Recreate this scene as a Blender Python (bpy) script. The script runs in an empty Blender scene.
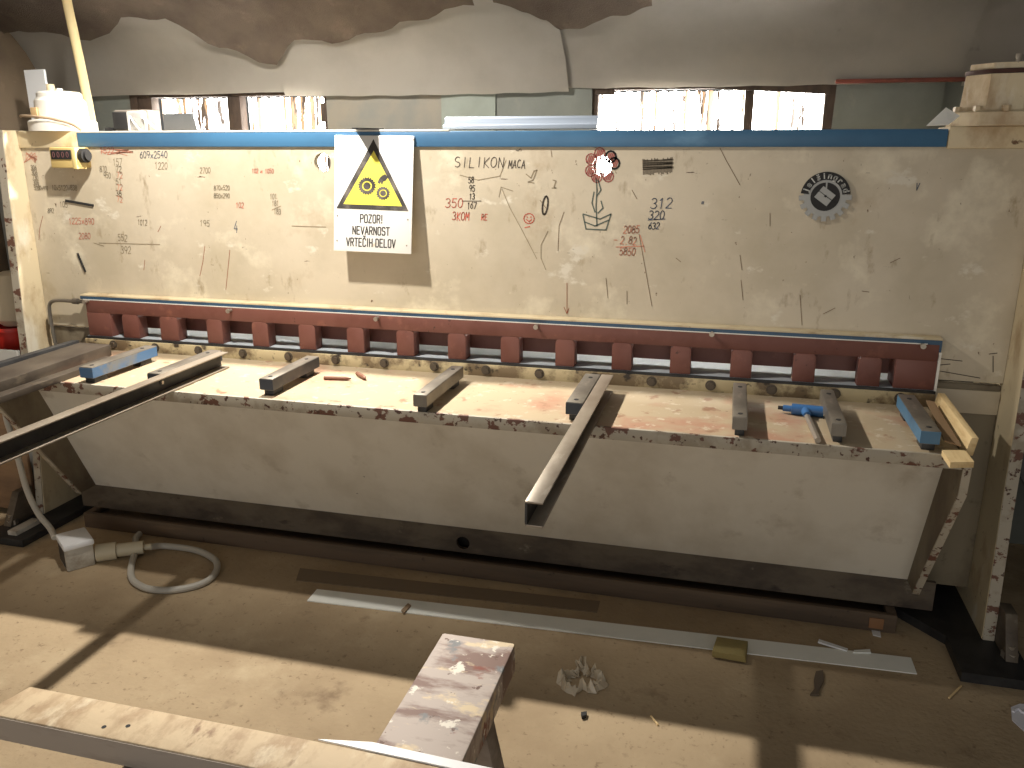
import bpy, bmesh, math, random
from mathutils import Vector, Matrix
random.seed(7)
S = bpy.context.scene
COL = S.collection
PI = math.pi

# ------------------------------------------------------------------ camera
CAM = Vector((2.1661, -2.8003, 1.541)); YAW, PITCH, ROLL, FPX = 0.2549, 0.2743, 0.0012, 830.0
def cam_axes():
    cy, sy, cp, sp, cr, sr = math.cos(YAW), math.sin(YAW), math.cos(PITCH), math.sin(PITCH), math.cos(ROLL), math.sin(ROLL)
    Rz = Matrix(((cy, -sy, 0), (sy, cy, 0), (0, 0, 1)))
    r = Rz @ Vector((1, 0, 0)); f = Rz @ Vector((0, cp, -sp)); u = Rz @ Vector((0, sp, cp))
    return r*cr + u*sr, -r*sr + u*cr, f
R_, U_, F_ = cam_axes()
cd = bpy.data.cameras.new('camera'); cam = bpy.data.objects.new('camera', cd); COL.objects.link(cam)
cd.sensor_width = 36; cd.lens = FPX/1024*36; cd.clip_start = .02
m4 = Matrix((R_, U_, -F_)).transposed().to_4x4(); m4.translation = CAM
cam.matrix_world = m4
S.camera = cam

# ------------------------------------------------------------------ world, lamps, exposure
S.view_settings.view_transform = 'Standard'; S.view_settings.look = 'None'
S.view_settings.gamma = 1; S.view_settings.use_curve_mapping = False
S.view_settings.exposure = 0.0
W = bpy.data.worlds.new('workshop_air'); S.world = W; W.use_nodes = True
bg = W.node_tree.nodes['Background']; bg.inputs[0].default_value = (1.0, .98, .93, 1); bg.inputs[1].default_value = .13
def lamp(name, loc, power, col, radius, cone=2.85, blend=.25, tilt=0, turn=0, wide=1):
    d = bpy.data.lights.new(name, 'SPOT'); d.energy = power; d.color = col; d.shadow_soft_size = radius
    d.spot_size = cone; d.spot_blend = blend
    o = bpy.data.objects.new(name, d); o.location = loc; o.rotation_euler = (tilt, 0, turn); o.scale = (wide, 1, 1); COL.objects.link(o); return o
lamp('work_lamp', (.56, -.68, 2.45), 200, (1, .94, .85), .035, 1.56, 1.0, .66, 0, 2.3)
lamp('work_lamp', (.56, .18, 2.45), 400, (1, .93, .83), .035, 2.5, .6, -.85)

dl = bpy.data.lights.new('front_fill', 'AREA'); dl.shape = 'RECTANGLE'; dl.size = 5; dl.size_y = 2.2; dl.energy = 78; dl.color = (1, .96, .90)
do = bpy.data.objects.new('front_fill', dl); do.location = (1.8, -6.5, 1.15); do.rotation_euler = (PI/2, 0, 0); COL.objects.link(do)   # added frontal fill from behind the camera, no source is seen there

# ------------------------------------------------------------------ helpers
def ray(x, y): return F_ + R_*((x-512)/FPX) - U_*((y-384)/FPX)
def at_y(x, y, Y): d = ray(x, y); return CAM + d*((Y-CAM.y)/d.y)
def at_z(x, y, Z): d = ray(x, y); return CAM + d*((Z-CAM.z)/d.z)

def srgb(*c):
    return tuple((v/255/12.92 if v/255 <= .04045 else ((v/255+.055)/1.055)**2.4) for v in c) + (1,)

MATS = {}
def M(name, col, *, rough=.6, metal=0, layers=(), bump=0, bump_scale=40, emit=None, alpha=None, trans=0):
    """layers: (colour, noise scale, threshold low, threshold high, stretch xyz)"""
    if name in MATS: return MATS[name]
    m = bpy.data.materials.new(name); m.use_nodes = True
    nt = m.node_tree; N = nt.nodes; L = nt.links; b = N['Principled BSDF']
    b.inputs['Roughness'].default_value = rough; b.inputs['Metallic'].default_value = metal
    tc = N.new('ShaderNodeTexCoord'); cur = None
    for i, (c, sc, lo, hi, st) in enumerate(layers):
        mp = N.new('ShaderNodeMapping'); mp.inputs['Scale'].default_value = st; mp.inputs['Location'].default_value = (i*3.7, i*1.3, i*2.1)
        L.new(tc.outputs['Object'], mp.inputs[0])
        nz = N.new('ShaderNodeTexNoise'); nz.inputs['Scale'].default_value = sc; nz.inputs['Detail'].default_value = 7; nz.inputs['Roughness'].default_value = .62
        L.new(mp.outputs[0], nz.inputs[0])
        rp = N.new('ShaderNodeMapRange'); rp.inputs[1].default_value = lo; rp.inputs[2].default_value = hi
        L.new(nz.outputs[0], rp.inputs[0])
        mx = N.new('ShaderNodeMix'); mx.data_type = 'RGBA'
        L.new(rp.outputs[0], mx.inputs[0])
        if cur is None: mx.inputs[6].default_value = srgb(*col)
        else: L.new(cur, mx.inputs[6])
        mx.inputs[7].default_value = srgb(*c); cur = mx.outputs[2]
    if cur is None: b.inputs['Base Color'].default_value = srgb(*col)
    else: L.new(cur, b.inputs['Base Color'])
    if bump:
        nz = N.new('ShaderNodeTexNoise'); nz.inputs['Scale'].default_value = bump_scale; nz.inputs['Detail'].default_value = 5
        L.new(tc.outputs['Object'], nz.inputs[0])
        bp = N.new('ShaderNodeBump'); bp.inputs['Strength'].default_value = bump; bp.inputs['Distance'].default_value = .01
        L.new(nz.outputs[0], bp.inputs['Height']); L.new(bp.outputs[0], b.inputs['Normal'])
    if emit:
        if cur is None: b.inputs['Emission Color'].default_value = srgb(*col)
        else: L.new(cur, b.inputs['Emission Color'])
        b.inputs['Emission Strength'].default_value = emit
    if alpha is not None: b.inputs['Alpha'].default_value = alpha
    if trans: b.inputs['Transmission Weight'].default_value = trans
    MATS[name] = m; return m

class MB:
    def __init__(s): s.bm = bmesh.new()
    def _merge(s, t, bv=0, seg=2):
        if bv: bmesh.ops.bevel(t, geom=list(t.edges), offset=bv, segments=seg, affect='EDGES', profile=.5, clamp_overlap=True)
        bmesh.ops.recalc_face_normals(t, faces=list(t.faces))
        me = bpy.data.meshes.new('tmp'); t.to_mesh(me); t.free(); s.bm.from_mesh(me); bpy.data.meshes.remove(me); return s
    def hull8(s, p, bv=0):
        t = bmesh.new(); v = [t.verts.new(q) for q in p]
        for f in ((0,3,2,1),(4,5,6,7),(0,1,5,4),(1,2,6,5),(2,3,7,6),(3,0,4,7)): t.faces.new([v[i] for i in f])
        return s._merge(t, bv)
    def box(s, x0, x1, y0, y1, z0, z1, bv=0):
        return s.hull8([(x0,y0,z0),(x1,y0,z0),(x1,y1,z0),(x0,y1,z0),(x0,y0,z1),(x1,y0,z1),(x1,y1,z1),(x0,y1,z1)], bv)
    def prism(s, pts, axis, a, b, bv=0):
        t = bmesh.new()
        def P(p, w): return {'x': (w, p[0], p[1]), 'y': (p[0], w, p[1]), 'z': (p[0], p[1], w)}[axis]
        A = [t.verts.new(P(p, a)) for p in pts]; B = [t.verts.new(P(p, b)) for p in pts]; n = len(pts)
        t.faces.new(A); t.faces.new(B[::-1])
        for i in range(n): t.faces.new((A[i], A[(i+1) % n], B[(i+1) % n], B[i]))
        return s._merge(t, bv)
    def slab(s, top, th):
        """a plate whose upper outline is a list of 3D points, th thick downwards"""
        t = bmesh.new(); A = [t.verts.new(p) for p in top]; B = [t.verts.new((p[0], p[1], p[2]-th)) for p in top]; n = len(top)
        t.faces.new(A); t.faces.new(B[::-1])
        for i in range(n): t.faces.new((A[i], A[(i+1) % n], B[(i+1) % n], B[i]))
        return s._merge(t)
    def cyl(s, p0, p1, r, n=20, r2=None, bv=0):
        p0, p1 = Vector(p0), Vector(p1); d = (p1-p0).normalized()
        a = d.orthogonal().normalized(); b = d.cross(a); r2 = r if r2 is None else r2
        t = bmesh.new()
        A = [t.verts.new(p0+(a*math.cos(2*PI*i/n)+b*math.sin(2*PI*i/n))*r) for i in range(n)]
        B = [t.verts.new(p1+(a*math.cos(2*PI*i/n)+b*math.sin(2*PI*i/n))*r2) for i in range(n)]
        t.faces.new(A); t.faces.new(B[::-1])
        for i in range(n): t.faces.new((A[i], A[(i+1) % n], B[(i+1) % n], B[i]))
        return s._merge(t)
    def tube(s, pts, r, n=10, sub=6):
        P = [Vector(p) for p in pts]; Q = []
        for i in range(len(P)-1):
            a, b, c, d = P[max(i-1, 0)], P[i], P[i+1], P[min(i+2, len(P)-1)]
            for k in range(sub):
                u = k/sub
                Q.append(.5*((2*b)+(c-a)*u+(2*a-5*b+4*c-d)*u*u+(3*b-a-3*c+d)*u**3))
        Q.append(P[-1]); t = bmesh.new(); rings = []; up = None
        for i, q in enumerate(Q):
            d = (Q[min(i+1, len(Q)-1)]-Q[max(i-1, 0)]).normalized()
            up = d.orthogonal().normalized() if up is None else (up-d*up.dot(d)).normalized()
            w = d.cross(up)
            rings.append([t.verts.new(q+(up*math.cos(2*PI*k/n)+w*math.sin(2*PI*k/n))*r) for k in range(n)])
        for a, b in zip(rings, rings[1:]):
            for k in range(n): t.faces.new((a[k], a[(k+1) % n], b[(k+1) % n], b[k]))
        t.faces.new(rings[0]); t.faces.new(rings[-1][::-1])
        return s._merge(t)
    def lathe(s, c, prof, n=32, rot=0):
        t = bmesh.new(); rings = []
        for r, z in prof: rings.append([t.verts.new((c[0]+r*math.cos(2*PI*k/n+rot), c[1]+r*math.sin(2*PI*k/n+rot), c[2]+z)) for k in range(n)])
        for a, b in zip(rings, rings[1:]):
            for k in range(n): t.faces.new((a[k], a[(k+1) % n], b[(k+1) % n], b[k]))
        t.faces.new(rings[0][::-1]); t.faces.new(rings[-1])
        return s._merge(t)
    def plate(s, outer, holes, axis, a, b):
        """flat plate with holes: outer and holes are 2D loops; extruded between a and b along axis ('y' or 'z')"""
        cu = bpy.data.curves.new('tmp', 'CURVE'); cu.dimensions = '2D'; cu.fill_mode = 'BOTH'; cu.extrude = abs(b-a)/2
        for lp in [outer]+list(holes):
            sp = cu.splines.new('POLY'); sp.points.add(len(lp)-1); sp.use_cyclic_u = True
            for i, p in enumerate(lp): sp.points[i].co = (p[0], p[1], 0, 1)
        o = bpy.data.objects.new('tmp', cu); COL.objects.link(o)
        me = bpy.data.meshes.new_from_object(o); bpy.data.objects.remove(o); bpy.data.curves.remove(cu)
        mid = (a+b)/2
        for v in me.vertices:
            x, y, z = v.co
            v.co = (x, mid-z, y) if axis == 'y' else (x, y, mid+z)
        t = bmesh.new(); t.from_mesh(me); bpy.data.meshes.remove(me)
        bmesh.ops.remove_doubles(t, verts=list(t.verts), dist=1e-5)
        return s._merge(t)
    def xform(s, mat): bmesh.ops.transform(s.bm, matrix=mat, verts=list(s.bm.verts)); return s

def circ(cx, cy, r, n=28, ry=None): return [(cx+r*math.cos(2*PI*i/n), cy+(ry or r)*math.sin(2*PI*i/n)) for i in range(n)]

def rootloc(o):
    while o.parent: o = o.parent
    return Vector(o.location)
def build(name, mb, mat, parent=None, origin=None, local=False):
    """mb holds world coordinates (or the thing's own when local=True)"""
    off = Vector((0, 0, 0))
    if not local:
        off = rootloc(parent) if parent is not None else Vector(origin or (0, 0, 0))
    if off.length: bmesh.ops.translate(mb.bm, vec=-off, verts=list(mb.bm.verts))
    me = bpy.data.meshes.new(name); mb.bm.to_mesh(me); mb.bm.free()
    for p in me.polygons: p.use_smooth = True
    me.set_sharp_from_angle(angle=.6)
    me.materials.append(mat)
    o = bpy.data.objects.new(name, me); COL.objects.link(o)
    if parent is not None: o.parent = parent
    elif origin is not None: o.location = origin
    return o
def tag(o, label, cat, group=None):
    o['label'] = label; o['category'] = cat
    if group: o['group'] = group
    return o
def thing(name, label, cat, loc=(0, 0, 0), rotz=0, group=None):
    o = bpy.data.objects.new(name, None); COL.objects.link(o); o.empty_display_size = .1
    o.location = loc; o.rotation_euler = (0, 0, rotz); return tag(o, label, cat, group)
def struct(name, mb, mat, parent=None):
    o = build(name, mb, mat, parent)
    if parent is None: o['kind'] = 'structure'
    return o
def copy_tree(o, parent=None):
    c = o.copy(); COL.objects.link(c)
    if parent is not None: c.parent = parent
    for ch in list(o.children): copy_tree(ch, c)
    return c

# ------------------------------------------------------------------ stroke lettering (grid 4 wide, 6 high)
def arc(cx, cy, rx, ry, a0, a1, n=10): return [(cx+rx*math.cos(math.radians(a0+(a1-a0)*i/n)), cy+ry*math.sin(math.radians(a0+(a1-a0)*i/n))) for i in range(n+1)]
G = {
 '0': [arc(2,3,1.7,3,90,450,16)], '1': [[(.8,4.6),(2,6),(2,0)]],
 '2': [arc(2,4.3,1.6,1.7,160,-35,8)+[(.3,0),(3.8,0)]], '3': [arc(1.8,4.5,1.6,1.5,150,-80,8)+arc(1.8,1.5,1.9,1.5,85,-150,8)],
 '4': [[(2.6,6),(.3,2),(3.8,2)],[(2.9,3.6),(2.9,0)]], '5': [[(3.6,6),(.8,6),(.6,3.4)]+arc(1.9,1.9,1.7,1.9,120,-150,8)],
 '6': [[(3,6),(1,3.6)]+arc(2,1.8,1.6,1.8,160,520,12)], '7': [[(.3,6),(3.7,6),(1.5,0)]],
 '8': [arc(2,4.6,1.4,1.4,90,450,12), arc(2,1.6,1.8,1.6,90,450,12)], '9': [arc(2,4.2,1.6,1.8,0,360,12)+[(3.5,3),(2.6,0)]],
 'S': [arc(2,4.5,1.6,1.5,40,270,8)+arc(2,1.5,1.7,1.5,90,-140,8)], 'I': [[(2,0),(2,6)]], 'L': [[(.6,6),(.6,0),(3.6,0)]],
 'K': [[(.6,6),(.6,0)],[(3.6,6),(.7,2.8),(3.7,0)]], 'O': [arc(2,3,1.8,3,90,450,16)], 'N': [[(.5,0),(.5,6),(3.5,0),(3.5,6)]],
 'M': [[(.2,0),(.6,6),(2,2),(3.4,6),(3.8,0)]], 'A': [[(.2,0),(2,6),(3.8,0)],[(.9,2.2),(3.1,2.2)]], 'C': [arc(2.2,3,1.8,3,50,310,12)],
 'R': [[(.6,0),(.6,6)]+arc(1.8,4.5,1.7,1.5,90,-90,8)+[(.8,3)],[(1.8,3),(3.7,0)]], 'E': [[(3.5,6),(.6,6),(.6,0),(3.5,0)],[(.6,3.1),(2.8,3.1)]],
 'x': [[(.5,3.6),(3.5,.3)],[(3.5,3.6),(.5,.3)]], 'B': [[(.6,0),(.6,6)]+arc(1.8,4.5,1.6,1.5,90,-90,8)+arc(1.9,1.5,1.8,1.5,90,-90,8)+[(.6,0)]],
 '.': [[(1.8,0),(2.1,.4)]], '"': [[(1.2,6),(.8,4)],[(2.8,6),(2.4,4)]], 'V': [[(.3,6),(2,0),(3.7,6)]], '-': [[(.5,2.8),(3.5,2.8)]],
 'a': [arc(1.9,1.7,1.5,1.7,30,390,12),[(3.4,3.4),(3.5,0)]], 'u': [[(.6,3.4),(.6,.8),(1.8,0),(3,.8),(3.2,3.4)]], ' ': [],
}
SQ = {  # squared narrow sign lettering
 'P': [[(.5,0),(.5,6),(2.8,6),(3.5,5.3),(3.5,3.6),(2.8,2.9),(.5,2.9)]], 'O': [[(1.2,0),(.5,.7),(.5,5.3),(1.2,6),(2.8,6),(3.5,5.3),(3.5,.7),(2.8,0),(1.2,0)]],
 'Z': [[(.5,6),(3.5,6),(.5,0),(3.5,0)]], 'R': [[(.5,0),(.5,6),(2.8,6),(3.5,5.3),(3.5,3.7),(2.8,3),(.5,3)],[(2.2,3),(3.5,0)]],
 '!': [[(2,6),(2,1.9)],[(2,.7),(2,0)]], 'N': [[(.5,0),(.5,6),(3.5,0),(3.5,6)]], 'E': [[(3.5,6),(.5,6),(.5,0),(3.5,0)],[(.5,3.1),(3,3.1)]],
 'V': [[(.3,6),(2,0),(3.7,6)]], 'A': [[(.3,0),(2,6),(3.7,0)],[(.9,1.9),(3.1,1.9)]], 'S': [[(3.5,5),(2.9,6),(1.1,6),(.5,5.3),(.5,3.8),(1.2,3.1),(2.8,3),(3.5,2.3),(3.5,.7),(2.8,0),(1.1,0),(.5,1)]],
 'T': [[(.2,6),(3.8,6)],[(2,6),(2,0)]], 'Č': [[(3.5,4.8),(2.8,6),(1.2,6),(.5,5.3),(.5,.7),(1.2,0),(2.8,0),(3.5,1.2)],[(1.1,8),(2,6.9),(2.9,8)]],
 'I': [[(2,0),(2,6)]], 'H': [[(.5,0),(.5,6)],[(3.5,0),(3.5,6)],[(.5,3),(3.5,3)]], 'D': [[(.5,0),(.5,6),(2.6,6),(3.5,5),(3.5,1),(2.6,0),(.5,0)]], 'L': [[(.5,6),(.5,0),(3.5,0)]], ' ': [],
 # angular lower case of the round badge
 'j': [[(2.2,4.2),(2.2,-1),(1,-1.6)],[(2.2,5.4),(2.2,5.9)]], 'e': [[(.8,2.2),(3.2,2.2),(3.2,3.6),(2,4.3),(.8,3.6),(.8,.8),(2,0),(3.2,.6)]], 'l': [[(2,6.3),(2,0)]],
 'š': [[(3.2,3.7),(2,4.3),(.9,3.5),(3.1,1.2),(2,0),(.8,.7)],[(1.1,6.4),(2,5.4),(2.9,6.4)]], 'i': [[(2,4.2),(2,0)],[(2,5.4),(2,5.9)]],
 'n': [[(.8,0),(.8,4.2)],[(.8,3.6),(2.2,4.3),(3.2,3.5),(3.2,0)]], 'g': [[(3.2,4.2),(1.6,4.2),(.8,3.4),(.8,.8),(2,0),(3.2,.8)],[(3.2,4.2),(3.2,-1.2),(1,-1.7)]],
 'r': [[(1,0),(1,4.2)],[(1,3.4),(2.2,4.3),(3.2,3.7)]], 'a': [[(.9,3.8),(2,4.3),(3.2,3.6),(3.2,0)],[(3.2,2.4),(1,1.9),(.9,.6),(2,0),(3.2,.8)]], 'd': [[(3.2,6.3),(3.2,0)],[(3.2,3.8),(1.6,4.3),(.8,3.4),(.8,.8),(1.6,0),(3.2,.6)]],
}
def glyph_lines(text, x, z, h, wid=.72, font=G, jit=0, slant=0, gap=1.0):
    """polylines (x, z) in metres, cap height h"""
    out = []; cw = h*wid
    for ch in text:
        a = random.uniform(-jit, jit)
        for st in font.get(ch, []):
            out.append([(x+(p[0]/4*cw*.86)+slant*p[1]/6*h, z+p[1]/6*h+a*h*.12) for p in st])
        x += cw*gap*(.6 if ch in 'Iil!j.1' and font is SQ else 1)
    return out
def ribbon(mb, lines, w, Y, depth=.0006):
    """ink strokes laid on the plane y = Y, as thin ribbons"""
    for ln in lines:
        t = bmesh.new()
        for (x0, z0), (x1, z1) in zip(ln, ln[1:]):
            d = Vector((x1-x0, z1-z0)); l = d.length
            if l < 1e-6: continue
            d /= l; n = Vector((-d.y, d.x))*w/2; e = d*w*.3
            q = [(x0-e.x-n.x, z0-e.y-n.y), (x1+e.x-n.x, z1+e.y-n.y), (x1+e.x+n.x, z1+e.y+n.y), (x0-e.x+n.x, z0-e.y+n.y)]
            t.faces.new([t.verts.new((a, Y-depth, b)) for a, b in q])
        mb._merge(t)
    return mb

# ------------------------------------------------------------------ materials
cream = M('cream_machine_paint', (202,190,168), rough=.5, layers=[((186,174,150),2.2,.45,.65,(1,1,1)), ((222,212,188),5,.56,.72,(1,1,1)), ((150,132,104),9,.60,.74,(1.6,1,.7)), ((214,206,188),7,.62,.68,(1,1,1.6)), ((158,136,104),1.6,.60,.72,(1,1,.8)), ((104,82,60),46,.675,.71,(1,1,.6)), ((84,64,50),18,.70,.725,(.5,1,3))], bump=.05)
cream_edge = M('cream_paint_on_end_plates', (214,198,164), rough=.5, layers=[((178,152,116),7,.52,.68,(1,1,.6)), ((112,84,60),26,.66,.72,(1,1,1)), ((232,224,204),4,.6,.7,(1,1,.5))], bump=.06)
chipped = M('chipped_grey_beige_paint', (172,164,148), rough=.6, layers=[((150,140,122),8,.5,.6,(1,1,1)), ((104,70,56),15,.56,.58,(1,1,1.3)), ((78,52,42),34,.60,.62,(1,1,1))], bump=.1)
grey_paint = M('dusty_beige_apron_paint', (214,208,194), rough=.62, layers=[((196,188,172),2.5,.45,.65,(1,1,1)), ((166,154,136),6,.6,.8,(1,1,1)), ((58,46,38),36,.72,.74,(1,1,1))])
dirty = M('greasy_worn_paint', (96,86,72), rough=.6, layers=[((70,60,50),4,.42,.6,(1,1,2)), ((132,124,108),9,.64,.74,(1,1,1.5)), ((54,44,37),8,.6,.7,(1,1,2))], bump=.1)
tabletop_m = M('worn_table_paint', (168,152,126), rough=.45, layers=[((164,128,106),3.2,.52,.64,(1,1.3,1)), ((188,176,154),24,.58,.66,(1,1,1)), ((140,108,86),15,.61,.68,(1,1,1)), ((104,82,64),38,.67,.70,(1,1,1))])
red_m = M('red_oxide_paint', (116,72,62), rough=.55, layers=[((104,60,50),6,.45,.65,(1,1,1)), ((140,90,74),14,.6,.75,(1,1,1)), ((58,34,30),34,.68,.73,(1,1,1))])
blue_m = M('blue_paint', (66,112,148), rough=.4, layers=[((58,98,132),3,.45,.65,(.6,1,1)), ((96,142,176),8,.6,.75,(.4,1,1)), ((52,64,74),50,.72,.75,(1,1,1))])
blue_rail = M('dark_blue_painted_rail', (52,82,108), rough=.45, layers=[((40,58,74),8,.5,.7,(1,1,1))])
steel = M('dull_steel', (128,122,112), rough=.45, metal=.55, layers=[((104,98,90),6,.45,.65,(1,1,1)), ((150,142,130),16,.6,.75,(1,.5,1)), ((80,64,52),30,.66,.74,(1,1,1))])
dark_steel = M('dark_steel', (58,58,58), rough=.5, metal=.4, layers=[((40,40,42),10,.45,.65,(1,1,1))])
bright_steel = M('bright_steel_bed', (200,208,214), rough=.35, metal=.2)
screw_m = M('screw_steel', (170,160,146), rough=.35, metal=.6)
white_paint = M('white_enamel', (232,228,218), rough=.4, layers=[((204,190,162),8,.58,.74,(1,1,1))])
ink_dark = M('black_marker_ink', (82,74,66), rough=.8)
ink_soft = M('faded_grey_pencil', (146,132,108), rough=.9)
ink_red = M('red_marker_ink', (200,100,82), rough=.8)
ink_pink = M('faded_red_ink', (206,142,118), rough=.8)
ink_blue = M('blue_marker_ink', (84,94,110), rough=.8)
ink_green = M('dark_green_ink', (88,98,90), rough=.8)
concrete = M('dusty_concrete', (172,152,122), rough=.85, layers=[((150,130,102),1.6,.42,.66,(1,1,1)), ((184,166,136),3.5,.55,.75,(1,1,1)), ((128,108,84),7,.62,.76,(1,1,1)), ((134,114,88),55,.60,.70,(1,1,1)), ((112,92,70),22,.70,.76,(1,1,1)), ((222,214,196),70,.72,.735,(1,1,1))], bump=.25, bump_scale=60)
wood_old = M('pale_worn_plank', (214,192,158), rough=.7, layers=[((184,158,126),7,.47,.62,(2.2,1.2,1)), ((230,214,184),9,.56,.7,(2,1,1)), ((152,122,96),14,.60,.72,(2.5,1,1)), ((70,50,40),40,.73,.76,(1,1,1))], bump=.15)
wood_side = M('grey_plank_edge', (158,146,134), rough=.75, layers=[((116,104,94),6,.45,.65,(.4,1,2))])
wood_new = M('pale_softwood', (222,196,146), rough=.6, layers=[((204,174,124),9,.45,.65,(6,1,6)), ((120,90,60),30,.7,.76,(1,1,1))])
wood_dark = M('old_brown_timber', (98,82,66), rough=.75, layers=[((76,64,52),4,.45,.65,(.3,1,3)), ((120,98,74),9,.6,.75,(.3,1,2)), ((50,38,32),20,.64,.74,(1,1,1))])
splashed = M('paint_splashed_timber', (192,180,172), rough=.7, layers=[((136,112,104),5,.48,.58,(.7,2.2,1)), ((222,204,172),9,.56,.62,(.8,1.8,1)), ((140,84,72),6,.59,.64,(1,1.6,1)), ((132,134,136),11,.58,.64,(1,1,1)), ((236,230,218),24,.60,.64,(1,1,1)), ((110,86,78),30,.64,.68,(1,1,1))])
sheet_grey = M('grey_lining_sheet', (184,179,170), rough=.55, layers=[((164,157,147),1.4,.42,.66,(1,1,1)), ((184,177,165),3,.55,.75,(1,1,1)), ((104,92,80),5,.66,.8,(1,1,1)), ((84,72,62),18,.72,.76,(1,1,1))])
sheet_green = M('grey_green_wall_sheet', (112,116,110), rough=.6, layers=[((100,104,98),3,.45,.65,(1,1,1)), ((126,126,116),6,.58,.72,(1,1,1)), ((70,62,54),22,.70,.73,(1,1,1))])
stain = M('sooty_brown_netting', (124,110,96), rough=.9, layers=[((106,92,80),4,.42,.64,(1,1,1)), ((142,126,110),8,.58,.74,(1,1,1))], bump=.5, bump_scale=220)
brown_wall = M('brown_end_wall', (128,112,92), rough=.85, layers=[((108,92,76),3,.45,.65,(1,1,1)), ((146,130,108),9,.58,.74,(1,1,1))])
frame_wood = M('dark_window_timber', (70,56,46), rough=.8, layers=[((52,42,34),8,.45,.65,(3,1,1))])
daylight = M('daylit_fibreglass', (255,252,246), rough=.7, emit=22, layers=[((58,44,30),3.0,.525,.54,(20,1,.35)), ((22,16,11),5.0,.56,.57,(18,1,1.4))])
white_plastic = M('white_plastic', (226,228,230), rough=.4)
strip_m = M('pale_coated_sheet', (236,238,232), rough=.4, layers=[((222,226,220),4,.5,.7,(1,1,1))])
black_m = M('matt_black', (34,33,33), rough=.7)
void_m = M('void_black', (16,14,13), rough=.9)  # flat black that stands for the dark inside a hole

# ------------------------------------------------------------------ setting
struct('floor', MB().box(-4, 6.5, -5, 2.2, -.12, 0), concrete)
WY = .7
def rect(x0, x1, z0, z1): return [(x0,z0),(x1,z0),(x1,z1),(x0,z1)]
w1 = (-.55, .42, 1.30, 1.785); w2 = (1.60, 2.485, 1.30, 1.785)
struct('wall_back', MB().plate(rect(-4, 6.5, 0, 1.83), [rect(*w1), rect(*w2)], 'y', WY, WY+.06), sheet_green)
# lining sheets curving up from the wall over the machine, lapped at the seams
prof = [(.690,1.785),(.662,1.90),(.615,1.975),(.55,2.04),(.47,2.095),(.37,2.135),(.25,2.17)]
def lining(name, xa, xb, lift, ska=0, skb=0):
    t = bmesh.new(); nx = 24; rows = []
    for j, (y, z) in enumerate(prof):
        f = j/(len(prof)-1)
        rows.append([t.verts.new((xa+(xb-xa)*i/nx+f*(ska+(skb-ska)*i/nx), y-.022-lift+.003*math.sin(i*.9+j), z-.004*math.sin(i*PI/nx)-(lift if j == 0 else 0)+.002*math.sin(i*1.7))) for i in range(nx+1)])
    for a, b in zip(rows, rows[1:]):
        for i in range(nx): t.faces.new((a[i], a[i+1], b[i+1], b[i]))
    r = bmesh.ops.solidify(t, geom=list(t.faces), thickness=.004)
    mb = MB(); mb._merge(t); return struct(name, mb, sheet_grey)
lining('ceiling', -4, .29, .0, 0, -.16); lining('ceiling', .245, 1.50, .018, -.16, -.07); lining('ceiling', 1.46, 2.96, .004, -.07, .05); lining('ceiling', 2.925, 6.5, .020, .05, 0)
# sooty netting hanging in swags over the upper part of the lining
def net_pts(px):
    ps = [at_y(x, y, .50-.0008*max(0, 45-y)*3) for x, y in px]
    return [p.x for p in ps], [min(p.z, 2.165) for p in ps]
def swag(name, xs, zs, y0=-.03):
    t = bmesh.new(); top = []; rows = []
    K = 6
    def on_prof(z):
        for (ya, za), (yb, zb) in zip(prof, prof[1:]):
            if z <= zb: return ya+(yb-ya)*(z-za)/(zb-za)
        return prof[-1][0]
    n = 60
    for k in range(K+1):
        row = []
        for i in range(n+1):
            x = xs[0]+(xs[-1]-xs[0])*i/n
            j = max(k_ for k_ in range(len(xs)-1) if xs[k_] <= x+1e-9); u = (x-xs[j])/(xs[j+1]-xs[j]); u = u*u*(3-2*u)
            zl = zs[j]+(zs[j+1]-zs[j])*u + .004*math.sin(x*31)+.002*math.sin(x*67+1)
            z = min(2.169, zl+(2.169-zl)*k/K)
            row.append(t.verts.new((x, on_prof(z)-.055, z-.012)))
        rows.append(row)
    for a, b in zip(rows, rows[1:]):
        for i in range(n): t.faces.new((a[i], a[i+1], b[i+1], b[i]))
    bmesh.ops.solidify(t, geom=list(t.faces), thickness=.004)
    mb = MB(); mb._merge(t); return mb
tag(build('dust_netting', swag('n', *net_pts([(-40,34),(30,28),(85,36),(130,14),(160,16),(215,44),(262,60),(285,34),(325,37),(370,26),(405,15),(470,-2)])), stain, None, (0, .4, 2.1)),
    'large brown sooty netting sagging over the grey ceiling sheets at upper left', 'netting')
tag(build('dust_netting', swag('n', *net_pts([(490,-2),(520,4),(540,14),(556,24),(575,20),(610,10),(650,-2)])), stain, None, (1.6, .4, 2.1)),
    'smaller brown netting with a pointed tip, hanging at the top centre', 'netting')
# end wall on the left, under the arch of the lining
ew = [(-2.0,0),(.72,0),(.72,1.80),(.685,1.90),(.635,1.975),(.575,2.04),(.50,2.085),(.40,2.10),(-2.0,2.10)]
struct('wall_left', MB().prism(ew, 'x', -1.16, -1.03), brown_wall)
rim = MB().tube([(-1.015, y-.012, z-.004) for y, z in ew[2:8]], .012)
struct('trim_1', rim, black_m)
struct('wall_right', MB().box(4.3, 4.4, -5, .7, 0, 1.83), M('dark_right_wall', (70,58,48), rough=.9))
# rusty lath under the lining at the right, and lath above the windows
struct('trim_2', MB().box(2.50, 3.6, .632, .645, 1.779, 1.794, .003), M('rusty_lath', (120,62,48), rough=.8, layers=[((80,44,36),8,.45,.65,(1,1,1))]))

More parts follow.
